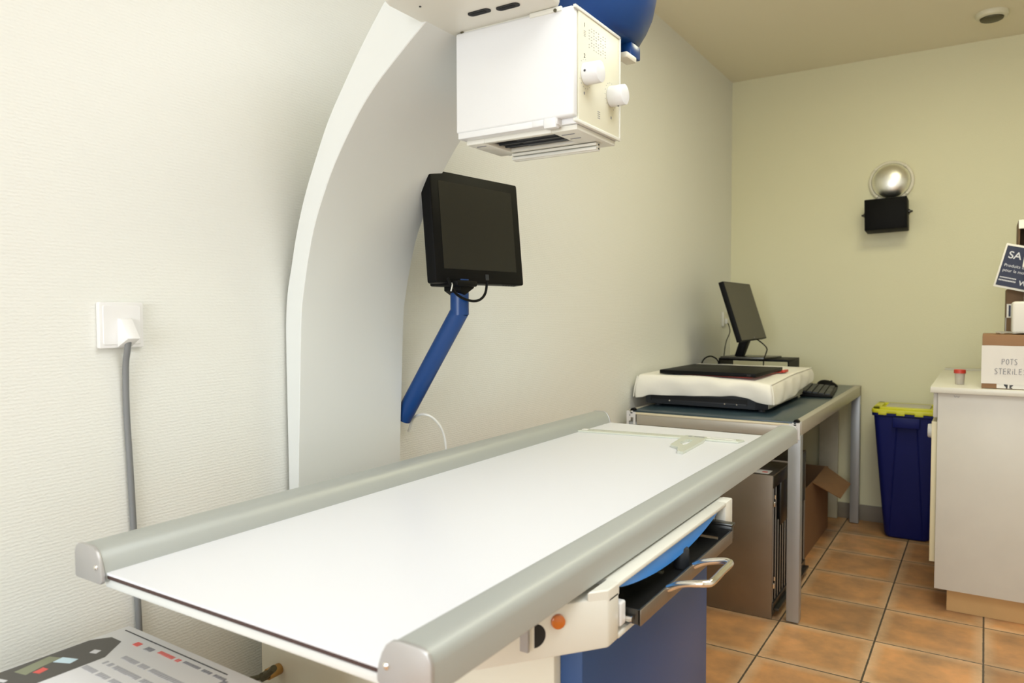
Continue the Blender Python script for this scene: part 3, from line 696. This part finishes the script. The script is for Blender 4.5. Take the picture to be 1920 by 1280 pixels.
# ------------------------------------------------------------------ steel cassette cabinets under the desk
CX0, CX1 = -.985, -.668
def cassette_box(y0, y1, label):
    C = thing('cassette_cabinet', label, 'steel cabinet', ((CX0+CX1)/2, (y0+y1)/2, 0))
    H = .555
    b = NB(); box(b, CX0, CX1, y0, y0+.006, 0.002, H, .001); box(b, CX0, CX1, y1-.006, y1, 0.002, H, .001)
    box(b, CX0, CX1, y0+.006, y1-.006, H-.006, H, .0008); box(b, CX0, CX1-.004, y0+.006, y1-.006, .002, .012); box(b, CX0, CX0+.006, y0+.006, y1-.006, .012, H-.006)
    obj('carcass', b, 'steel', C)
    b = NB(); box(b, CX0+.02, CX0+.03, y0+.006, y1-.006, .012, H-.006); obj('inner_back', b, 'hole', C)
    nd = 7
    for k in range(nd):
        y = y0+.02+(y1-y0-.04)*k/(nd-1); lean = random.uniform(-.006, .006); hh = H-.03 if k % 3 != 2 else H-.19
        t = bmesh.new(); bmesh.ops.create_cube(t, size=1); bmesh.ops.scale(t, vec=(.24, .0055, hh-.06), verts=t.verts); bmesh.ops.translate(t, vec=(CX1-.121, y, .06+(hh-.06)/2), verts=t.verts)
        for v in t.verts:
            if v.co.z > .3: v.co.y += lean
        b = NB(); join(b, t); dv = obj('divider', b, 'steel_dk', C)
        b = NB(); box(b, CX1-.002, CX1-.0005, y-.008, y+.004, .064, hh, .0004); obj('divider_edge', b, 'cap', dv)
    b = NB(); box(b, CX1-.012, CX1+.002, y0+.006, y1-.006, H-.05, H-.006, .001); box(b, CX1-.012, CX1+.002, y0+.13, y1-.02, H-.22, H-.05, .001); obj('upper_panel', b, 'steel_dk', C)
    b = NB(); box(b, CX1-.01, CX1+.004, y0+.008, y1-.008, .02, .062, .001); box(b, CX1, CX1+.022, y0+.02, y1-.02, .030, .040, .001); obj('bottom_ledge', b, 'steel_dk', C)
    for z in (.435, .12):
        b = NB(); box(b, CX1, CX1+.008, y0+.006, y0+.020, z, z+.02, .002); cyl(b, (CX1+.006, y0+.013, z+.03), (CX1+.006, y0+.013, z+.045), .004, seg=12)
        obj('latch', b, 'chrome', C)
    return C
C1 = cassette_box(2.885, 3.165, 'front brushed steel cassette cabinet under the near end of the desk')
b = NB(); box(b, -.80, -.69, 2.91, 2.975, .555, .5556); obj('sticker', b, 'paper', C1)
b = NB(); box(b, -.72, -.70, 2.93, 2.945, .5556, .5560); obj('sticker_print', b, 'pinkprint', C1)
C2 = cassette_box(3.20, 3.50, 'rear brushed steel cassette cabinet standing behind the desk leg')
# cardboard carton with open flap
CB = thing('cardboard_box', 'open brown cardboard box under the desk with its flap bent outwards', 'box', (-.86, 3.95, 0))
t = .004
b = NB(); box(b, -.99, -.705, 3.60, 4.30, .001, .005)
for a in ((-.99, -.99+t, 3.60, 4.30), (-.705-t, -.705, 3.60, 4.30), (-.99, -.705, 3.60, 3.60+t), (-.99, -.705, 4.30-t, 4.30)): box(b, *a, .005, .335)
obj('carton', b, 'card', CB)
def quadslab(p, th=.004):
    p = [Vector(q) for q in p]; nn = (p[1]-p[0]).cross(p[3]-p[0]).normalized()*th
    t = bmesh.new(); A = [t.verts.new(q) for q in p]; B2 = [t.verts.new(q+nn) for q in p]
    t.faces.new(A); t.faces.new(B2[::-1])
    for i in range(4): t.faces.new((A[i], B2[i], B2[(i+1) % 4], A[(i+1) % 4]))
    bmesh.ops.recalc_face_normals(t, faces=t.faces[:]); b = NB(); return join(b, t)
obj('flap', quadslab([(-.705, 3.86, .335), (-.705, 4.22, .352), (-.585, 4.26, .262), (-.60, 4.03, .232)]), 'card', CB)
obj('flap', quadslab([(-.985, 3.60, .335), (-.985, 4.30, .335), (-1.08, 4.30, .42), (-1.08, 3.60, .42)]), 'card', CB)
b = NB(); box(b, -.79, -.69, 4.508, 4.532, 0.002, .685, .002)
PKo = tag(obj('wooden_plank', b, 'plank'), 'pale painted plank standing upright behind the desk against the back wall', 'plank')

# ------------------------------------------------------------------ clinical waste bin
BN = thing('waste_bin', 'tall navy blue waste container with yellow lid beside the cabinet', 'bin', (-.325, 4.38, 0))
def taper(z, zt=.648):
    f = z/zt; e = .0 + .055*f**.9
    return (-.425-e*1.05, -.218+e*.85, 4.275-e*.55, 4.43+e*.9)
t = bmesh.new(); rings = []
for z in (0.0, .006, .02, .15, .3, .45, .6, .648):
    ins = .012 if z == 0 else (.004 if z == .006 else 0)
    x0, x1, y0, y1 = taper(z); ring = [t.verts.new((p[0], p[1], z)) for p in rrect(x0+ins, x1-ins, y0+ins, y1-ins, .03, 6)]; rings.append(ring)
nr = len(rings[0])
for i in range(len(rings)-1):
    for k in range(nr): t.faces.new((rings[i][k], rings[i][(k+1) % nr], rings[i+1][(k+1) % nr], rings[i+1][k]))
t.faces.new(rings[0]); t.faces.new(rings[-1]); bmesh.ops.recalc_face_normals(t, faces=t.faces[:])
b = NB(); join(b, t); bo3 = obj('body', b, 'bin', BN)
x0, x1, y0, y1 = taper(.648)
b = NB(); prism(b, rrect(x0-.008, x1+.008, y0-.008, y1+.008, .03), 'z', .636, .652, .003, 1); obj('rim', b, 'bin', bo3)
b = NB(); prism(b, [(-.388, .585), (-.267, .585), (-.267, .637), (-.388, .637)], 'y', 4.203, 4.225, .004, 2); obj('front_grip', b, 'bin', bo3)
def fy(z): return taper(z)[2]
for sx in (-1, 1):                         # two shallow ribs that spread towards the floor
    b = NB(); tube(b, [(-.3265+sx*(.046+.032*(1-z/.585)), fy(z)-.0005, z) for z in (.585, .4, .2, .02)], .0035, 8); obj('rib', b, 'bin', bo3)
b = NB(); prism(b, rrect(x0-.010, x1+.010, y0-.010, y1+.010, .03), 'z', .652, .672, .004, 2)
for k in range(4):
    xx = x0+.025+k*.083; box(b, xx, xx+.038, y0-.013, y0-.008, .644, .660, .001)
for a in ((x0, x0+.035, y0, y1), (x1-.035, x1, y0, y1), (x0, x1, y0, y0+.03), (x0, x1, y1-.03, y1)): box(b, *a, .670, .684, .004)
ld = obj('lid', b, 'yellow', BN)
b = NB(); box(b, x0+.055, x1-.055, y0+.035, y1-.035, .670, .686, .004); obj('lid_panel', b, 'greyplastic', ld)

# ------------------------------------------------------------------ cabinet with counter
CA = thing('base_cabinet', 'pale laminate base cabinet with white counter at the right edge', 'cabinet', (.15, 3.8, 0))
b = NB(); box(b, -.150, .46, 3.31, 3.328, .092, .862, .001); box(b, -.148, .46, 3.328, 4.19, .092, .11); box(b, -.148, .46, 4.172, 4.19, .11, .862); box(b, .44, .46, 3.328, 4.172, .11, .862)
obj('carcass', b, 'cab', CA)
b = NB(); box(b, -.175, .50, 3.288, 4.32, .8625, .885, .002); obj('countertop', b, 'counter', CA)
b = NB(); box(b, -.108, .44, 3.345, 4.16, .001, .0915); obj('plinth', b, 'plinth', CA)
b = NB(); box(b, -.170, -.151, 3.332, 3.80, .19, .745, .001); dr = obj('door', b, 'cabdoor', CA)
b = NB(); cyl(b, (-.1702, 3.46, .69), (-.190, 3.46, .69), .030, .027, seg=28, bev=.003); obj('handle', b, 'white', dr)
b = NB(); box(b, -.168, -.151, 3.81, 4.18, .12, .745, .001); dr = obj('door', b, 'cabdoor', CA)
b = NB(); box(b, -.166, -.151, 3.332, 4.18, .762, .860, .001); obj('drawer_front', b, 'cab', CA)
b = NB(); tube(b, [(-.096, 3.3085, .853), (-.092, 3.3085, .8465), (-.087, 3.3085, .852), (-.082, 3.3085, .8465), (-.078, 3.3085, .853)], .0008, 6); obj('scratch', b, 'greyprint', CA)
b = NB(); box(b, -.165, .46, 4.27, 4.319, .8852, .893); obj('upstand', b, 'greyplastic', CA)

# specimen cup
SP = thing('specimen_cup', 'small clear specimen cup with a red lid on the counter', 'cup', (-.082, 3.45, .885))
b = NB(); lathe(b, [(0, .001), (.015, .001), (.0155, .003), (.0185, .045), (.0172, .045), (.0142, .004), (0, .004)]); obj('cup', b, 'milky', SP, True)
b = NB(); lathe(b, [(0, .0595), (.019, .0595), (.0208, .058), (.0212, .045), (.0188, .0452), (0, .0452)]); obj('lid', b, 'red', SP, True)

# stationery and cartons on the counter
PB = thing('cardboard_box', 'brown cardboard box with handwritten white paper label at the counter front', 'box', (.13, 3.43, .885))
b = NB(); box(b, -.008, .275, 3.314, 3.56, .8865, 1.088, .002); obj('carton', b, 'card', PB)
b = NB(); t = bmesh.new(); vs = []
nx, nz = 12, 8
for j in range(nz+1):
    for i in range(nx+1):
        x = -.0095+.27*i/nx; z = .905+.143*j/nz; vs.append(t.verts.new((x, 3.3118-.0006*math.sin(i*1.3+j*.7)-.0004, z+.0006*math.sin(i))))
for j in range(nz):
    for i in range(nx): k = j*(nx+1)+i; t.faces.new((vs[k], vs[k+1], vs[k+nx+2], vs[k+nx+1]))
join(b, t); pp = obj('paper_label', b, 'paper', PB)
def strokes(word, x, z, h, wd, y):
    G_ = {'P': [[(0, 0), (.05, 1), (.7, .95), (.75, .6), (.1, .48)]], 'O': [[(.5, 1), (.1, .8), (.05, .3), (.4, 0), (.85, .25), (.85, .75), (.5, 1)]], 'T': [[(0, .98), (.95, 1)], [(.5, 1), (.45, 0)]],
          'S': [[(.85, .95), (.4, 1), (.12, .78), (.5, .52), (.85, .28), (.5, 0), (.05, .05)]], 'E': [[(.8, 1), (.1, .95), (.05, 0), (.8, .02)], [(.08, .5), (.7, .52)]],
          'R': [[(0, 0), (.05, 1), (.7, .95), (.75, .62), (.1, .48), (.8, 0)]], 'i': [[(.3, .6), (.32, 0)], [(.3, .85), (.34, .9)]], 'L': [[(.1, 1), (.08, 0), (.75, .03)]]}
    b = NB()
    for c in word:
        cw = wd*(.5 if c == 'i' else 1)
        for s_ in G_[c]: tube(b, [(x+p[0]*cw*.8, y, z+p[1]*h) for p in s_], .0010, 6)
        x += cw
    return b
obj('handwriting', strokes('POTS', .055, .978, .021, .0128, 3.3102), 'greyprint', pp)
obj('handwriting', strokes('STERiLES', .032, .942, .021, .0138, 3.3102), 'greyprint', pp)
b = NB(); box(b, .040, .13, 3.3125, 3.3138, .8885, .905); sk = obj('sticker', b, 'paper', PB)
b = NB(); prism(b, [(.062, .904), (.075, .903), (.074, .889), (.069, .889), (.069, .894), (.064, .898)], 'y', 3.3118, 3.3124); prism(b, [(.080, .889), (.080, .902), (.092, .902), (.090, .898), (.084, .895), (.090, .889)], 'y', 3.3118, 3.3124)
obj('arrow_symbols', b, 'ink', sk)
b = NB(); box(b, .07, .30, 3.60, 3.85, .8865, 1.265, .002)
BB = thing('cardboard_box', 'tall brown cardboard carton behind the labelled box', 'box', (.18, 3.72, .885))
obj('carton', b, 'card_dk', BB)
b = NB(); box(b, .0715, .115, 3.597, 3.599, 1.15, 1.205); lb = obj('shipping_label', b, 'paper', BB)
b = NB(); box(b, .078, .085, 3.5955, 3.5968, 1.155, 1.20); box(b, .09, .106, 3.5955, 3.5968, 1.155, 1.175); box(b, .09, .106, 3.5955, 3.5968, 1.18, 1.20); obj('label_print', b, 'navy', lb)
b = NB(); box(b, .068, .0712, 3.597, 3.61, .90, 1.15); obj('tape_edge', b, 'film', BB)
# open carton on top of it, showing its hollow inside
OB = thing('open_carton', 'open cardboard carton lying on its side at the top of the pile', 'box', (.2, 3.75, 1.267))
b = NB()
for a in ((.105, .36, 3.60, 3.85, 1.2655, 1.270), (.105, .36, 3.60, 3.85, 1.535, 1.54), (.105, .11, 3.60, 3.85, 1.27, 1.535), (.355, .36, 3.60, 3.85, 1.27, 1.535), (.11, .355, 3.845, 3.85, 1.27, 1.535)): box(b, *a)
obj('carton', b, 'card_dk', OB)
obj('flap', quadslab([(.105, 3.60, 1.540), (.36, 3.60, 1.540), (.36, 3.585, 1.505), (.105, 3.585, 1.505)], .003), 'paper', OB)
t = bmesh.new(); bmesh.ops.create_icosphere(t, subdivisions=4, radius=1)
for v in t.verts:
    c = v.co.copy(); v.co = Vector((c.x*.075, c.y*.08, c.z*.085))*(1+.16*math.sin(c.x*9+c.y*7)*math.sin(c.z*11+c.x*4)+.06*math.sin(c.y*31+c.z*23))
b = NB(); join(b, t, Matrix.Translation((.215, 3.70, 1.375)))
tag(obj('plastic_bag', b, 'film'), 'crumpled clear plastic bag stuffed in the open carton', 'bag')
# navy leaflet pad tilted on the pile
ang = math.radians(-14)
LF = thing('leaflet', 'navy blue printed leaflet leaning tilted against the carton pile', 'leaflet', (.115, 3.575, 1.352), Matrix.Rotation(math.radians(3), 3, 'X') @ Matrix.Rotation(ang, 3, 'Y').inverted())
LF.matrix_world = W[LF]
W[LF] = Matrix.Translation((.105, 3.575, 1.348)) @ Matrix.Rotation(math.radians(14), 4, 'Y'); LF.matrix_world = W[LF]
b = NB(); box(b, -.062, .14, -.004, 0, -.088, .088, .0006); obj('card', b, 'paper', LF, True)
b = NB(); box(b, -.056, .134, -.0050, -.0040, -.080, .080); obj('front_print', b, 'navy', LF, True)
def ltxt(s, size, x, z, bold=0, m='print'): return text(s, size, m, 'lettering', LF, W[LF] @ frame((x, -.0052, z), (1, 0, 0), (0, 0, 1)), .0002, bold=bold)
ltxt('SA', .040, -.044, .032, .0004)
ltxt('Produits d', .0165, -.048, -.002); ltxt('pour la mo', .0165, -.048, -.022)

b = NB()
for k in range(11): box(b, -.050+k*.0052, -.0463+k*.0052, -.0054, -.0050, -.048, -.0435); box(b, -.051+k*.0054, -.0472+k*.0054, -.0054, -.0050, -.060, -.0545)
obj('small_print', b, 'print', LF, True)
ltxt('W', .026, .018, -.066, .0004)
# wrapped white packs and sleeve
WP = thing('wrapped_pack', 'white wrapped stack of pads in clear plastic on the labelled box', 'pack', (.15, 3.45, 1.09))
b = NB(); box(b, .085, .25, 3.38, 3.53, 1.0925, 1.213, .010, 3); obj('pads', b, 'paper', WP)
t = bmesh.new(); bmesh.ops.create_grid(t, x_segments=24, y_segments=16, size=1)
for v in t.verts:
    x, y = v.co.x, v.co.y; e = max(abs(x), abs(y)); v.co = Vector((.150+x*.115, 3.452+y*.105, 1.0905+.003*abs(math.sin(x*9+y*5))+.004*abs(math.sin(y*13))))
b = NB(); join(b, t); obj('wrap_skirt', b, 'film', WP)
SV = thing('paper_sleeve', 'pale printed paper sleeve standing in front of the navy leaflet', 'sleeve', (.14, 3.54, 1.09))
b = NB(); box(b, .127, .25, 3.548, 3.562, 1.2145, 1.365, .002); obj('sleeve', b, 'paper', SV)
b = NB(); t = bmesh.new(); bmesh.ops.create_cube(t, size=1); bmesh.ops.scale(t, vec=(.10, .002, .06), verts=t.verts); join(b, t, Matrix.Translation((.172, 3.5445, 1.373)) @ Matrix.Rotation(math.radians(8), 4, 'Y')); cd2 = obj('photo_card', b, 'paper', SV)
b = NB(); t = bmesh.new(); bmesh.ops.create_cube(t, size=1); bmesh.ops.scale(t, vec=(.08, .001, .04), verts=t.verts); join(b, t, Matrix.Translation((.174, 3.5427, 1.371)) @ Matrix.Rotation(math.radians(8), 4, 'Y')); obj('photo', b, 'brightblue', cd2)

# ------------------------------------------------------------------ bulkhead lamp and loudspeaker on the back wall
BL = thing('bulkhead_lamp', 'round glass bulkhead lamp on the back wall above the loudspeaker', 'lamp', (-.446, YF, 1.882))
mt = frame((-.446, YF, 1.882), (1, 0, 0), (0, 0, 1))
b = NB(); lathe(b, [(.112, 0), (.112, .014), (.108, .020), (.098, .023), (.096, .016), (0, .012)], mt, 56); obj('base_ring', b, 'cream', BL)
b = NB(); lathe(b, [(.0955, .014), (.0945, .030), (.088, .045), (.074, .058), (.05, .068), (.025, .073), (0, .0745)], mt, 64); obj('dome', b, 'silver', BL, label='silvery domed glass')
for k in range(4):
    a = math.radians(48+90*k); b = NB(); x = -.446+.104*math.cos(a); z = 1.882+.104*math.sin(a); box(b, x-.006, x+.006, YF-.030, YF-.016, z-.006, z+.006, .002); obj('clip', b, 'cream', BL)
SPK = thing('loudspeaker', 'small black loudspeaker box on the back wall under the round lamp', 'loudspeaker', (-.459, 4.47, 1.692), Matrix.Rotation(math.radians(1.8), 3, 'Y').inverted() @ Matrix.Rotation(math.radians(-4), 3, 'X'))
b = NB(); box(b, -.102, .102, -.055, .06, -.084, .084, .004, 2); obj('cabinet', b, 'deepblack', SPK, True)
b = NB(); box(b, -.096, .096, -.058, -.0545, -.078, .078, .002); obj('grille', b, 'deepblack', SPK, True)
for s_ in (-1, 1):
    b = NB(); cyl(b, (s_*.102, .01, .012), (s_*.112, .01, .012), .012, seg=16, bev=.001); cyl(b, (s_*.112, .01, .012), (s_*.124, .01, .012), .008, .004, seg=16); obj('bracket_knob', b, 'steel_dk', SPK, True)
b = NB(); box(b, -.103, .103, .065, .073, .004, .02); obj('bracket', b, 'black', SPK, True)
DT = thing('smoke_detector', 'small cream ceiling detector with a dark slot near the back wall', 'detector', (-.002, 4.155, ZC))
mt = Matrix.Translation((-.002, 4.155, ZC)) @ Matrix.Rotation(pi, 4, 'X')
b = NB(); lathe(b, [(0, 0), (.066, 0), (.067, .012), (.063, .020), (.052, .025), (.048, .024)], mt, 48); obj('base', b, 'panel', DT)
b = NB(); lathe(b, [(.048, .0245), (.046, .031), (.040, .034), (0, .035)], mt, 40); obj('sensing_grille', b, 'dkmetal', DT)

# ------------------------------------------------------------------ goniometer ruler on the table
RU = thing('plastic_ruler', 'translucent plastic ruler with angled arm lying at the far end of the table', 'ruler', (-.82, 2.1, .801))
zt = .8006
b = NB(); prism(b, [(-1.082, 2.072), (-.755, 2.115), (-.755, 2.155), (-1.075, 2.118)], 'z', zt, zt+.005, .001, 1); obj('scale_arm', b, 'clear', RU)
b = NB()
for k in range(40):
    x = -1.04+k*.0068; y = 2.110+(x+1.075)*.116; box(b, x, x+.0016, y-(.012 if k % 5 == 0 else .007), y, zt+.005, zt+.0053)
obj('scale_marks', b, 'greyprint', RU)
b = NB(); prism(b, [(-1.07, 2.085), (-1.05, 2.088), (-1.052, 2.104), (-1.07, 2.102)], 'z', zt+.005, zt+.008, .001, 1); obj('end_stop', b, 'paper', RU)
b = NB(); prism(b, [(-.755, 2.118), (-.59, 2.128), (-.582, 2.165), (-.755, 2.158)], 'z', zt, zt+.006, .001, 1); obj('short_arm', b, 'clear', RU)
b = NB(); box(b, -.685, -.60, 2.137, 2.143, zt+.006, zt+.0085, .001); obj('arm_ridge', b, 'paper', RU)
t = bmesh.new()                                   # triangular hand grip with a hole
oute = [(-0.737, 1.977), (-0.705, 1.949), (-0.687, 1.896), (-0.669, 1.89), (-0.677, 2.084), (-0.69, 2.151), (-0.753, 2.146), (-0.75, 2.092)]
hole = [(-0.723, 2.016), (-0.703, 1.988), (-0.699, 2.001), (-0.702, 2.038), (-0.706, 2.077), (-0.72, 2.084), (-0.726, 2.07), (-0.726, 2.044)]
for z in (zt+.0002, zt+.0074):
    A = [t.verts.new((p[0], p[1], z)) for p in oute]; H_ = [t.verts.new((p[0], p[1], z)) for p in hole]
    for i in range(8): t.faces.new((A[i], A[(i+1) % 8], H_[(i+1) % 8], H_[i]))
    if z < zt+.001: A0, H0 = A, H_
for i in range(8):
    t.faces.new((A0[i], A0[(i+1) % 8], A[(i+1) % 8], A[i])); t.faces.new((H0[i], H0[(i+1) % 8], H_[(i+1) % 8], H_[i]))
bmesh.ops.recalc_face_normals(t, faces=t.faces[:]); b = NB(); join(b, t); obj('hand_grip', b, 'clear', RU)
b = NB(); prism(b, arc(-.735, 2.138, .006, 0, 360, 12)[:-1], 'z', zt+.0074, zt+.0078); box(b, -.722, -.692, 2.134, 2.142, zt+.0074, zt+.0078); obj('logo_print', b, 'greyprint', RU)

# ------------------------------------------------------------------ white printed carton in the foreground
FZ = .66
CT = thing('printed_carton', 'white flat carton with printed dark picture strip in the near left corner', 'box', (-1.0, .50, .0), Matrix.Rotation(math.radians(-.5), 3, 'Z'))
# local frame: the far left corner of the lid
PX, PY = -1.193, .681
W[CT] = Matrix.Translation((PX, PY, 0)) @ Matrix.Rotation(math.radians(-1.3), 4, 'Z'); CT.matrix_world = W[CT]
b = NB(); box(b, 0, .345, -.46, 0, .002, FZ-.004, .003, 2); obj('carton', b, 'carton', CT, True)
b = NB(); box(b, -.0015, .3465, -.4615, .0015, FZ-.05, FZ, .003, 2); lid = obj('lid', b, 'carton', CT, True)
def lq(poly, m, name, dz=.0004):
    b = NB(); prism(b, poly, 'z', FZ-.0002, FZ+dz); return obj(name, b, m, lid, True)
lq([(.014, -.050), (.022, -.040), (.050, -.040), (.082, -.082), (.082, -.44), (.004, -.44), (.004, -.065)], 'pic1', 'picture_strip')
lq([(.030, -.118), (.056, -.108), (.060, -.122), (.034, -.134)], 'pic2', 'printed_picture', .0006)
lq([(.010, -.128), (.030, -.120), (.036, -.15), (.044, -.175), (.020, -.18)], 'pic3', 'printed_picture', .0005)
lq([(.040, -.150), (.052, -.148), (.056, -.162), (.044, -.166)], 'pinkprint', 'printed_picture', .0006)
lq([(.012, -.205), (.040, -.196), (.042, -.202), (.014, -.212)], 'print', 'printed_picture', .0006)
lq([(.024, -.250), (.050, -.238), (.056, -.256), (.030, -.268)], 'pic2', 'printed_picture', .0006)
lq([(.008, -.250), (.022, -.246), (.026, -.264), (.012, -.268)], 'print', 'printed_picture', .0006)
lq([(.008, -.275), (.030, -.270), (.034, -.30), (.010, -.31)], 'pinkprint', 'printed_picture', .0006)
lq([(.030, -.275), (.066, -.268), (.068, -.34), (.036, -.35)], 'pic3', 'printed_picture', .0005)
lq([(.044, -.078), (.056, -.074), (.060, -.084), (.048, -.088)], 'print', 'printed_picture', .0006)
lq([(.014, -.0125), (.285, -.0125), (.285, -.0145), (.014, -.0145)], 'ink', 'border_line', .0004)
def ctxt(s, size, x, y, m, rot=0, bold=0):
    return text(s, size, m, 'lettering', lid, W[CT] @ Matrix.Translation((x, y, FZ+.0003)) @ Matrix.Rotation(rot, 4, 'Z'), .0002, bold=bold)
lq([(.075, -.026), (.088, -.026), (.088, -.036), (.075, -.036)], 'pinkprint', 'printed_logo', .0006)
def words(rows, m, name):
    b = NB(); random.seed(3)
    for x0, y0, n_, h in rows:
        x = x0
        for k in range(n_):
            wd = random.uniform(.0028, .0050)
            if random.random() < .16: x += .006
            prism(b, [(x, y0), (x+wd, y0), (x+wd*.9, y0-h*random.uniform(.75, 1)), (x, y0-h)], 'z', FZ-.0002, FZ+.0004); x += wd+.0014
    return obj(name, b, m, lid, True)
words([(.105, -.026, 4, .010)], 'greyprint', 'printed_words')
words([(.135, -.0235, 10, .0075)], 'pinkprint', 'printed_words')
words([(.197, -.022, 17, .006)], 'greyprint', 'printed_words')
words([(.296, -.026, 2, .011)], 'greyprint', 'printed_words')
words([(.105, -.062, 27, .0095), (.098, -.086, 27, .0095), (.080, -.110, 28, .0095)], 'bar', 'printed_words')
